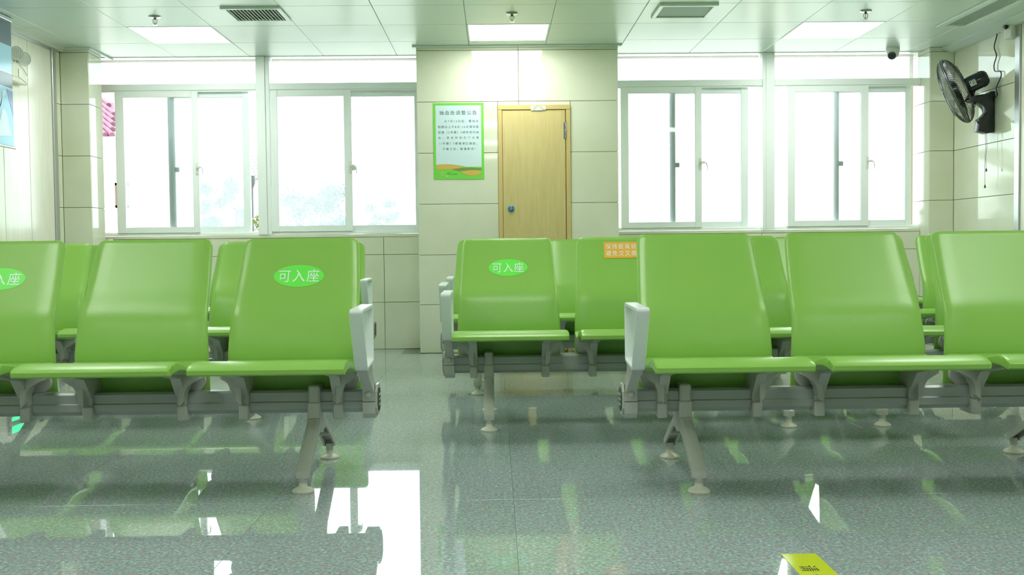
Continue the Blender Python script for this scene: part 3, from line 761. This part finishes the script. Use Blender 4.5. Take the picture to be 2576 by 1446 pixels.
def seat_mesh():
    topc = catmull([(.030, .425), (-.06, .414), (-.12, .412), (-.20, .424), (-.29, .447), (-.35, .4605), (-.385, .4648), (-.405, .4632)], 3)
    prof = topc + [(-.43, .4575), (-.461, .4485), (-.4680, .4425), (-.4668, .4290), (-.460, .4238)]
    und = [(-.44, .4225), (-.40, .4275), (-.35, .430), (-.29, .422), (-.20, .400), (-.12, .390), (-.06, .391), (.030, .403)]
    hw = .2585; off = [0, .002, .006, .016]; drop = [.009, .004, .0012, 0]
    xs = [-hw + o for o in off] + [-(hw - .016) + 2 * (hw - .016) * k / 8 for k in range(1, 8)] + [hw - o for o in off[::-1]]
    dr = drop + [0] * 7 + drop[::-1]; nc = len(xs); q = MB(); vs = []
    full = prof + und; nt = len(topc)
    for i, (y, z) in enumerate(full):
        fy = max(0, min(1, (-.42 - y) / .045))       # towards the front lip the corners round off
        taper = 1 - .03 * max(0, (y + .30) / .33) if y > -.30 else 1
        for x, d in zip(xs, dr):
            cx_ = x * taper
            yy = y + d * 1.2 * fy
            zz = z - (d if i < nt else (0 if i < len(prof) else -d * .6))
            hol = .006 * (1 - (x / hw) ** 2) * max(0, 1 - abs(y + .15) / .2) if i < nt else 0
            vs.append((cx_, yy, zz - hol))
    n = len(full); f = []
    for r_ in range(n):
        for c in range(nc - 1):
            a = r_ * nc + c; b = ((r_ + 1) % n) * nc + c; f.append([a, a + 1, b + 1, b])
    # side caps as strips between top and underside
    for c in (0, nc - 1):
        i, j = 0, n - 1
        while j - i > 1:
            if j - i == 2: f.append([i * nc + c, (i + 1) * nc + c, j * nc + c]); break
            # advance whichever is further back
            if full[i + 1][0] >= full[j - 1][0] and j - 1 > i + 1:
                f.append([i * nc + c, (i + 1) * nc + c, j * nc + c]); i += 1
            else:
                f.append([i * nc + c, (j - 1) * nc + c, j * nc + c]); j -= 1
    q.add(vs, f); return q.mesh('seat', m_green, smooth=33)
def bracket_mesh(sd):
    """sd = side the wing points to"""
    q = MB(); w2 = .0185
    q.cbox(-w2, w2, -.052, .052, .212, .2675, .004); q.cbox(-w2 * .98, w2 * .98, -.0505, .0505, .2705, .33, .004)
    q.box(-w2 + .004, w2 - .004, -.044, .044, .26, .28)
    q.prism([(-.052, .300), (-.118, .375), (-.255, .402), (-.36, .424), (-.36, .431), (-.29, .424), (-.20, .402), (-.12, .392), (.0, .392), (.052, .38), (.052, .30)], 'x', -w2, w2)
    s = sd; pts = [(0, .285), (s * .017, .300), (s * .022, .335), (s * .034, .358), (s * .060, .374), (s * .075, .382), (s * .075, .405), (0, .405)]
    q.prism([(x, z - .014) for x, z in pts], 'y', -.085, -.03)
    q.lathe([(0, 0), (.043, 0), (.043, .02), (.03, .03), (0, .03)], 24, (s * .03, .005, .352), (0, 1, 0))
    return q.mesh('bracket', m_greymetal, smooth=30)
def beam_poly(): return [(-.028, .240), (-.033, .247), (-.033, .272), (-.029, .276), (-.029, .308), (-.022, .316), (.022, .316), (.029, .308), (.029, .276), (.033, .272), (.033, .247), (.028, .240), (.022, BZ0), (-.022, BZ0)]
def leg_mesh():
    q = MB()
    q.cbox(-.021, .021, -.054, .050, .262, .336, .006); q.cbox(-.0235, .0235, -.060, .055, .20, .276, .005)
    for s in (-1, 1):
        # outer web follows the leg, two flanges make the channel
        out = [(s * .058, .262), (s * .060, .215), (s * .215, .118 + .012), (s * .286, .088), (s * .3065, .074), (s * .3085, .050)]
        inn = [(s * .028, .262), (s * .028, .175), (s * .10, .155), (s * .255, .072), (s * .2775, .060), (s * .2765, .050)]
        def strip(o, i, x0, x1):
            for k in range(len(o) - 1):
                pts = [o[k], o[k + 1], i[k + 1], i[k]]
                q.prism(pts, 'x', x0, x1)
        mid = [((a[0] * .62 + b[0] * .38), (a[1] * .62 + b[1] * .38)) for a, b in zip(out, inn)]
        vs = []; n6 = 6
        for o, i_ in zip(out, mid):
            h_ = ((o[0] * .55 + i_[0] * .45), (o[1] * .55 + i_[1] * .45))
            vs += [(-.0125, *o), (.0125, *o), (.0235, *h_), (.0235, *i_), (-.0235, *i_), (-.0235, *h_)]
        m_ = len(out)
        q.add(vs, [[k * n6 + j, k * n6 + (j + 1) % n6, (k + 1) * n6 + (j + 1) % n6, (k + 1) * n6 + j] for k in range(m_ - 1) for j in range(n6)] + [list(range(6)), [(m_ - 1) * n6 + j for j in range(5, -1, -1)]])
        strip(mid, inn, -.0235, -.0165); strip(mid, inn, .0165, .0235)
        q.prism([(s * .175, .150), (s * .185, .144), (s * .165, .112), (s * .155, .118)], 'x', -.018, .018)
        q.lathe([(.0, .030), (.0145, .030), (.0150, .046), (.0165, .050), (.0165, .060), (0, .062)], 20, (0, s * .2925, 0))
    q.prism([(-.07, .215), (.07, .215), (.04, .165), (.0, .155), (-.04, .165)], 'x', -.0235, .0235)
    return q.mesh('leg', m_greymetal, smooth=30, bevel=0)
def foot_mesh():
    q = MB(); q.lathe([(0, 0), (.037, 0), (.0385, .003), (.0385, .0055), (.036, .009), (.026, .015), (.017, .0195), (.0145, .024), (.0145, .036), (.012, .037), (0, .037)], 32)
    return q.mesh('foot', m_foot, smooth=35)
def arm_mesh():
    """closed loop arm standing on a post; x 0 is the middle of the band"""
    q = MB(); hw = .0225
    outer = []; cor = [((-.386, .632), .026), ((-.058, .634), .014), ((-.064, .4225), .022), ((-.258, .4100), .018)]
    for i in range(4):
        p, rd = Vector(cor[i][0]), cor[i][1]; a, b = (Vector(cor[i - 1][0]) - p).normalized(), (Vector(cor[(i + 1) % 4][0]) - p).normalized()
        p0, p1 = p + a * rd, p + b * rd
        for k in range(6):
            t_ = k / 5; outer.append(tuple(p0 * (1 - t_) ** 2 + p * 2 * t_ * (1 - t_) + p1 * t_ * t_))
    t = .013
    # inner loop: inset polygon
    n = len(outer); inner = []
    for i in range(n):
        p0, p1, p2 = Vector(outer[i - 1]), Vector(outer[i]), Vector(outer[(i + 1) % n])
        e1, e2 = (p1 - p0).normalized(), (p2 - p1).normalized()
        n1, n2 = Vector((e1.y, -e1.x)), Vector((e2.y, -e2.x)); b = (n1 + n2).normalized(); k = t / max(.5, b.dot(n1))
        inner.append(tuple(p1 + b * k))
    cx_ = sum(p[0] for p in outer) / n; cz_ = sum(p[1] for p in outer) / n
    if abs(inner[0][0] - cx_) > abs(outer[0][0] - cx_):   # wrong side
        inner = [(2 * o[0] - i_[0], 2 * o[1] - i_[1]) for o, i_ in zip(outer, inner)]
    v = []
    for x, e in ((-hw, .002), (-hw + .002, 0), (hw - .002, 0), (hw, .002)):
        for (o, i_) in zip(outer, inner):
            d = (Vector(i_) - Vector(o)).normalized() * e; v.append((x, o[0] + d.x, o[1] + d.y))
    for x, e in ((-hw, .002), (-hw + .002, 0), (hw - .002, 0), (hw, .002)):
        for (o, i_) in zip(outer, inner):
            d = (Vector(o) - Vector(i_)).normalized() * e; v.append((x, i_[0] + d.x, i_[1] + d.y))
    f = []
    for r_ in range(3):
        for k in range(n):
            k2 = (k + 1) % n; f.append([r_ * n + k, r_ * n + k2, (r_ + 1) * n + k2, (r_ + 1) * n + k])
            a = 4 * n; f.append([a + (r_ + 1) * n + k, a + (r_ + 1) * n + k2, a + r_ * n + k2, a + r_ * n + k])
    for k in range(n):
        k2 = (k + 1) % n; f.append([k2, k, 4 * n + k, 4 * n + k2]); f.append([3 * n + k, 3 * n + k2, 7 * n + k2, 7 * n + k])
    q.add(v, f); return q.mesh('armrest', m_arm, smooth=35)
def post_mesh(s):
    q = MB()
    secs = [(.418, -.235, -.085, .018), (.40, -.215, -.075, .017), (.37, -.16, -.045, .016), (.335, -.10, -.0, .018), (.308, -.066, .035, .021), (.2765, -.058, .050, .023)]
    vs = []
    for z, ya, yb, hw in secs: vs += [(-hw, ya, z), (hw, ya, z), (hw, yb, z), (-hw, yb, z)]
    f = [[0, 1, 2, 3], [4 * (len(secs) - 1) + k for k in (3, 2, 1, 0)]]
    for r_ in range(len(secs) - 1):
        for k in range(4): f.append([4 * r_ + k, 4 * r_ + (k + 1) % 4, 4 * r_ + 4 + (k + 1) % 4, 4 * r_ + 4 + k])
    q.add(vs, f)
    q.prism([(-.058, .273), (.052, .273), (.052, .235), (.036, .212), (-.036, .212), (-.056, .232)], 'x', -.023, .023)
    q.box(-.019, .019, -.05, .045, .262, .285)
    q.lathe([(0, 0), (.011, 0), (.011, .008), (.008, .012), (0, .013)], 14, (0, -.066, .300), (0, -1, .3))
    return q.mesh('arm_post', m_greymetal, smooth=30, bevel=0)
def cap_mesh(s):
    q = MB(); q.prism([(-.05, .25), (-.05, .31), (-.03, .334), (.03, .334), (.05, .31), (.05, .25), (.03, .222), (-.03, .222)], 'x', 0, s * .008)
    q.prism([(-.037, .258), (-.037, .302), (-.022, .320), (.022, .320), (.037, .302), (.037, .258), (.022, .236), (-.022, .236)], 'x', s * .006, s * .011, 1)
    for k in range(3): q.box(*sorted((s * .010, s * .0135)), -.022, .022, .256 + k * .018, .262 + k * .018, 0)
    return q.mesh('end_cap', [m_greymetal, m_capdark])
ME = dict(back=back_mesh(), seat=seat_mesh(), brl=bracket_mesh(-1), brr=bracket_mesh(1), leg=leg_mesh(), foot=foot_mesh(), arm=arm_mesh(), post=post_mesh(1), capl=cap_mesh(-1), capr=cap_mesh(1))
m_stick = mat('sticker_green', lin(112, 236, 84), .3); m_stickw = mat('sticker_white', lin(236, 246, 244), .35); m_stor = mat('sticker_orange', lin(240, 180, 66), .35)
def on_back(x, z, e):
    y = back_y(z); sl = (back_y(z + .01) - back_y(z - .01)) / .02; nn = 1 / math.sqrt(1 + sl * sl)
    h = .25 - .027 * max(0, z - .45) / .43 - .034; k = x / h * 4
    hol = .006 * (1 - min(1, (k / 4) ** 2)) * min(1, max(0, (z - .42) / .15)) * nn
    return (x, y + hol - (e + .0012) * nn, z + e * sl * nn)
def oval_sticker_mesh():
    q = MB(); n, nr = 40, 5; vs = [on_back(0, .734, .0)]; f = []
    for r_ in range(1, nr + 1):
        for k in range(n):
            a = 2 * PI * k / n; vs.append(on_back(.0965 * r_ / nr * math.cos(a), .734 + .0415 * r_ / nr * math.sin(a), .0))
    for k in range(n): f.append([0, 1 + k, 1 + (k + 1) % n])
    for r_ in range(nr - 1):
        for k in range(n): a = 1 + r_ * n; f.append([a + k, a + n + k, a + n + (k + 1) % n, a + (k + 1) % n])
    q.add(vs, f, 0)
    put_text(q, '可入座', lambda x, y: on_back(x, .734 + y, .0008), 1, height=.047, width=.155)
    return q.mesh('oval_sticker', [m_stick, m_stickw])
def rect_sticker_mesh():
    q = MB(); vs = []; f = []; x0, x1, z0, z1 = -.088, .115, .775, .855
    for i in range(13):
        for j in range(5): vs.append(on_back(x0 + (x1 - x0) * i / 12, z0 + (z1 - z0) * j / 4, .0004))
    for i in range(12):
        for j in range(4): a = i * 5 + j; f.append([a, a + 5, a + 6, a + 1])
    q.add(vs, f, 0)
    put_text(q, '保持距离就坐', lambda x, y: on_back(.014 + x, .832 + y, .0012), 1, height=.026, width=.186)
    put_text(q, '避免交叉感染', lambda x, y: on_back(.014 + x, .799 + y, .0012), 1, height=.026, width=.186)
    return q.mesh('rectangular_sticker', [m_stor, m_stickw])
ST_OVAL = oval_sticker_mesh(); ST_RECT = rect_sticker_mesh()

def bench(c, yc, legs, arms, label, group, stickers={}):
    """c: seat centres along x (first one at the aisle); arms: sides with an armrest"""
    ox = sum(c) / len(c); r = tag(empty('waiting_bench', (ox, yc, 0)), label, 'bench', group)
    lo, hi = min(c) - ox - (.285 if -1 in arms else .272), max(c) - ox + (.285 if 1 in arms else .272)
    q = MB(); q.prism(beam_poly(), 'x', lo + (-.022 if -1 in arms else .0), hi + (.022 if 1 in arms else 0)); q.build('beam', m_beam, r, smooth=25)
    for k, cx_ in enumerate(c):
        x = cx_ - ox
        link('seat', ME['seat'], r, (x, 0, 0)); b = link('backrest', ME['back'], r, (x, 0, 0))
        if k in stickers:
            o = link(*((('oval_sticker', ST_OVAL) if stickers[k] == 'o' else ('rectangular_sticker', ST_RECT)) + (b,)))
            o['label'] = 'green oval sticker with white characters' if stickers[k] == 'o' else 'orange sticker with two lines of white characters'
        link('bracket', ME['brl'], r, (x - .172, 0, 0)); link('bracket', ME['brr'], r, (x + .172, 0, 0))
    for lx in legs:
        l_ = link('leg', ME['leg'], r, (lx - ox, 0, 0))
        for s in (-1, 1): link('foot', ME['foot'], l_, (0, s * .2925, 0))
    for s in (-1, 1):
        ex_ = lo if s < 0 else hi
        if s in arms:
            xa = ex_ + s * .002
            a_ = link('armrest', ME['arm'], r, (xa, 0, 0)); link('arm_post', ME['post'], a_, (0, 0, 0)); link('end_cap', ME['capl' if s < 0 else 'capr'], r, (xa + s * .0225, 0, 0))
        else: link('end_cap', ME['capl' if s < 0 else 'capr'], r, (ex_, 0, 0))
    return r
G1, G2 = 'green beam benches on the door side of the aisle', 'green beam benches on the other side of the aisle'
bench([.772, 1.343, 1.914], 3.80, [.683, 2.05], (-1,), 'nearest green three-seat bench right of the aisle, all seat backs plain', G1)
bench([.065, .635, 1.205], 5.035, [-.034, 1.338], (-1,), 'green bench with an oval and an orange sticker, in front of the door', G1, {0: 'o', 1: 'r'})
bench([1.834, 2.404, 2.974], 5.035, [1.769, 3.1], (1,), 'green bench in the second row, end to end with the orange-stickered bench', G1)
bench([-.005, .56, 1.125], 6.21, [-.105, 1.265], (-1,), 'green bench right behind the bench with the orange sticker', G1)
bench([1.705, 2.265, 2.825], 6.21, [1.60, 2.96], (1,), 'green bench in the third row near the fan wall, seen through the gap between seats', G1)
bench([-.02, .535, 1.09], 7.44, [-.09, 1.235], (-1,), 'rearmost green bench closest to the door', G1)
bench([1.67, 2.225, 2.78], 7.44, [1.56, 2.89], (1,), 'rearmost green bench near the fan wall, below the windows', G1)
bench([-.755, -1.326, -1.897], 3.883, [-.67, -2.05], (1,), 'nearest green three-seat bench left of the aisle, with two oval stickers', G2, {0: 'o', 2: 'o'})
bench([-1.258, -1.832, -2.406], 5.47, [-1.205, -2.54], (1,), 'green bench behind the nearest bench with two oval stickers', G2)
bench([-1.147, -1.73, -2.287, -2.857], 7.22, [-1.07, -2.75], (1,), 'rearmost green bench below the left windows, its armrest showing at the aisle', G2)

# ------------------------------------------------------------------ outside
q = MB(); q.box(-60, 60, YW + .25, 120, -.4, -.3); struct(q.build('ground', mat('paving', lin(196, 192, 182), .8)))
m_wallw = mat('render_white', lin(240, 238, 230), .8); m_roof = mat('roof_tile_pink', lin(94, 54, 72), .7); m_roofg = mat('roof_tile_grey', lin(104, 104, 100), .7)
m_brown = mat('brown_frame', lin(74, 56, 40), .5); m_pane = mat('far_pane', lin(50, 64, 82), .3, spec=.1)
def house(name, label, x0, x1, y, eave, ridge, rm, wins, depth=6, rx=None, hip=0.0):
    rx = x1 if rx is None else rx
    h = tag(empty(name, ((x0 + x1) / 2, y, -.3)), label, 'building'); ox, oz = (x0 + x1) / 2, -.3
    q = MB(); q.box(x0 - ox, x1 - ox, .3, depth, 0, eave - oz - .02); q.build('house_wall', m_wallw, h)
    q = MB(); q.prism([(-.15, eave - oz), (-.15, eave - oz - .14), (.3, eave - oz - .14), (.3, eave - oz)], 'x', x0 - ox - .1, x1 - ox + .1); q.build('eaves', m_wallw, h)
    q = MB(); e0, e1, rz = eave - oz, ridge - oz, rx - ox
    q.add([(x0 - ox, -.1, e0), (rz, -.1, e0), (rz - hip, 2.6, e1), (x0 - ox, 2.6, e1), (x0 - ox, -.1, e0 - .06), (rz, -.1, e0 - .06), (rz - hip, 2.6, e1 - .1), (x0 - ox, 2.6, e1 - .1)], [(0, 1, 2, 3), (7, 6, 5, 4), (0, 4, 5, 1), (1, 5, 6, 2), (2, 6, 7, 3), (3, 7, 4, 0)])
    n = int((x1 - x0) / .13) + 14; L_ = math.hypot(2.7, ridge - eave)
    for k in range(n):                                  # barrel tiles in courses, skewed like the hip of the roof
        for c_ in range(7):
            t0, t1 = c_ / 7, (c_ + 1.05) / 7; sk = -1.8
            xk = x0 - ox + .13 * k
            pa = (xk + sk * t0, -.1 + 2.7 * t0, eave - oz + (ridge - eave) * t0 + .03); pb = (xk + sk * t1, -.1 + 2.7 * t1, eave - oz + (ridge - eave) * t1 + .05)
            if pb[0] < x0 - ox or pa[0] > rz - hip * t0: continue
            q.tube([pa, pb], [.057, .048], 8)
    ro = q.build('tiled_roof', rm, h, smooth=50)
    for a, b, c_, d in wins:
        q = MB(); t = .05
        for s in ((a, a + t, c_, d), (b - t, b, c_, d), (a, b, c_, c_ + t), (a, b, d - t, d)): q.box(s[0] - ox, s[1] - ox, .24, .32, s[2] - oz, s[3] - oz)
        w_ = q.build('house_window', m_brown, h); q = MB(); q.box(a - ox, b - ox, .27, .29, c_ - oz, d - oz); q.build('window_pane', m_pane, w_)
    return h
house('tiled_house', 'white house with a pink tiled roof seen past the left end of the windows', -12.5, -6.98, 20, 2.98, 4.0, m_roof, [(-7.27, -7.02, 1.66, 2.14)], rx=-7.13, hip=.95)
house('grey_roofed_house', 'pale house with light grey tiled roof, seen in the gap by a mullion', -6.8, -5.75, 26.4, 2.55, 3.35, m_roofg, [(-6.6, -6.15, 1.1, 1.9)], depth=4)

q = MB(); q.tube([(-5.83, 25.3, -.3), (-5.83, 25.3, 2.35)], .05, 8); q.lathe([(.05, 2.3), (.10, 2.42), (.10, 2.6), (.04, 2.62)], 12, (-5.83, 25.3, 0)); tag(q.build('lamp_post', m_capdark, smooth=40), 'thin dark pole standing by the grey roofed house outside', 'pole')

def leaf_mat(name, c1, c2):
    m = mat(name, c1, .6); oi = N(m, 'ShaderNodeNewGeometry'); n = N(m, 'ShaderNodeTexNoise'); n.inputs['Scale'].default_value = 3
    L(m, oi.outputs['Position'], n.inputs['Vector']); r = ramp(m, [(.35, c1), (.65, c2)]); L(m, n.outputs[0], r.inputs[0]); L(m, r.outputs[0], P(m).inputs['Base Color']); return m
m_leaf1 = leaf_mat('leaf_bright', lin(56, 78, 24), lin(84, 96, 26)); m_leaf2 = leaf_mat('leaf_far', lin(44, 66, 68), lin(62, 84, 84)); m_bark = mat('bark', lin(110, 96, 80), .8)
def tree(name, label, x, y, z_base, top, rad, n, ls, lm, group=None, cat='tree', seed=1):
    rnd = random.Random(seed); t = tag(empty(name, (x, y, z_base)), label, cat, group); H = top - z_base
    q = MB(); q.tube([(0, 0, 0), (.03, .02, H * .4), (-.02, 0, H * .75)], [rad * .09, rad * .06, rad * .03], 8)
    cl = []
    for k in range(14):
        a = rnd.uniform(0, 2 * PI); rr_ = rad * rnd.uniform(.2, .85); zz = H * rnd.uniform(.5, .93); cl.append((rr_ * math.cos(a), rr_ * math.sin(a) * .8, zz))
        q.tube([(0, 0, H * .45), (cl[-1][0] * .6, cl[-1][1] * .6, (zz + H * .45) / 2), cl[-1]], [rad * .035, rad * .02, rad * .01], 5)
    q.build('trunk', m_bark, t, smooth=50)
    q = MB()
    for k in range(n):
        c_ = cl[rnd.randrange(14)]; d = Vector((rnd.gauss(0, 1), rnd.gauss(0, 1), rnd.gauss(0, .7))) * rad * .17
        p = Vector(c_) + d; u = Vector((rnd.gauss(0, 1), rnd.gauss(0, 1), rnd.gauss(0, .6))).normalized(); v_ = u.cross(Vector((rnd.gauss(0, 1), rnd.gauss(0, 1), rnd.gauss(0, 1)))).normalized()
        q.add([p, p + u * ls + v_ * ls * .4, p + u * ls * 2, p + u * ls - v_ * ls * .4], [(0, 1, 2, 3)])
    q.build('foliage', lm, t); return t
tree('garden_shrub', 'bright green shrub outside the open gap beside the left window mullion', -3.35, 15, -.3, 1.42, .42, 900, .035, m_leaf1, cat='shrub', seed=3)
tree('far_tree', 'rounded tree seen faintly through the window left of the pier', -3.82, 22, -.3, 2.26, .74, 5200, .05, m_leaf2, 'trees outside the windows', seed=5)
tree('far_tree', 'smaller tree seen faintly beside the pier window edge', -2.5, 23.5, -.3, 1.98, .45, 2800, .042, m_leaf2, 'trees outside the windows', seed=8)
tree('far_tree', 'tall narrow tree seen faintly through the sash next to the left mullion', -5.85, 22, -.3, 2.45, .42, 3000, .05, m_leaf2, 'trees outside the windows', seed=11)
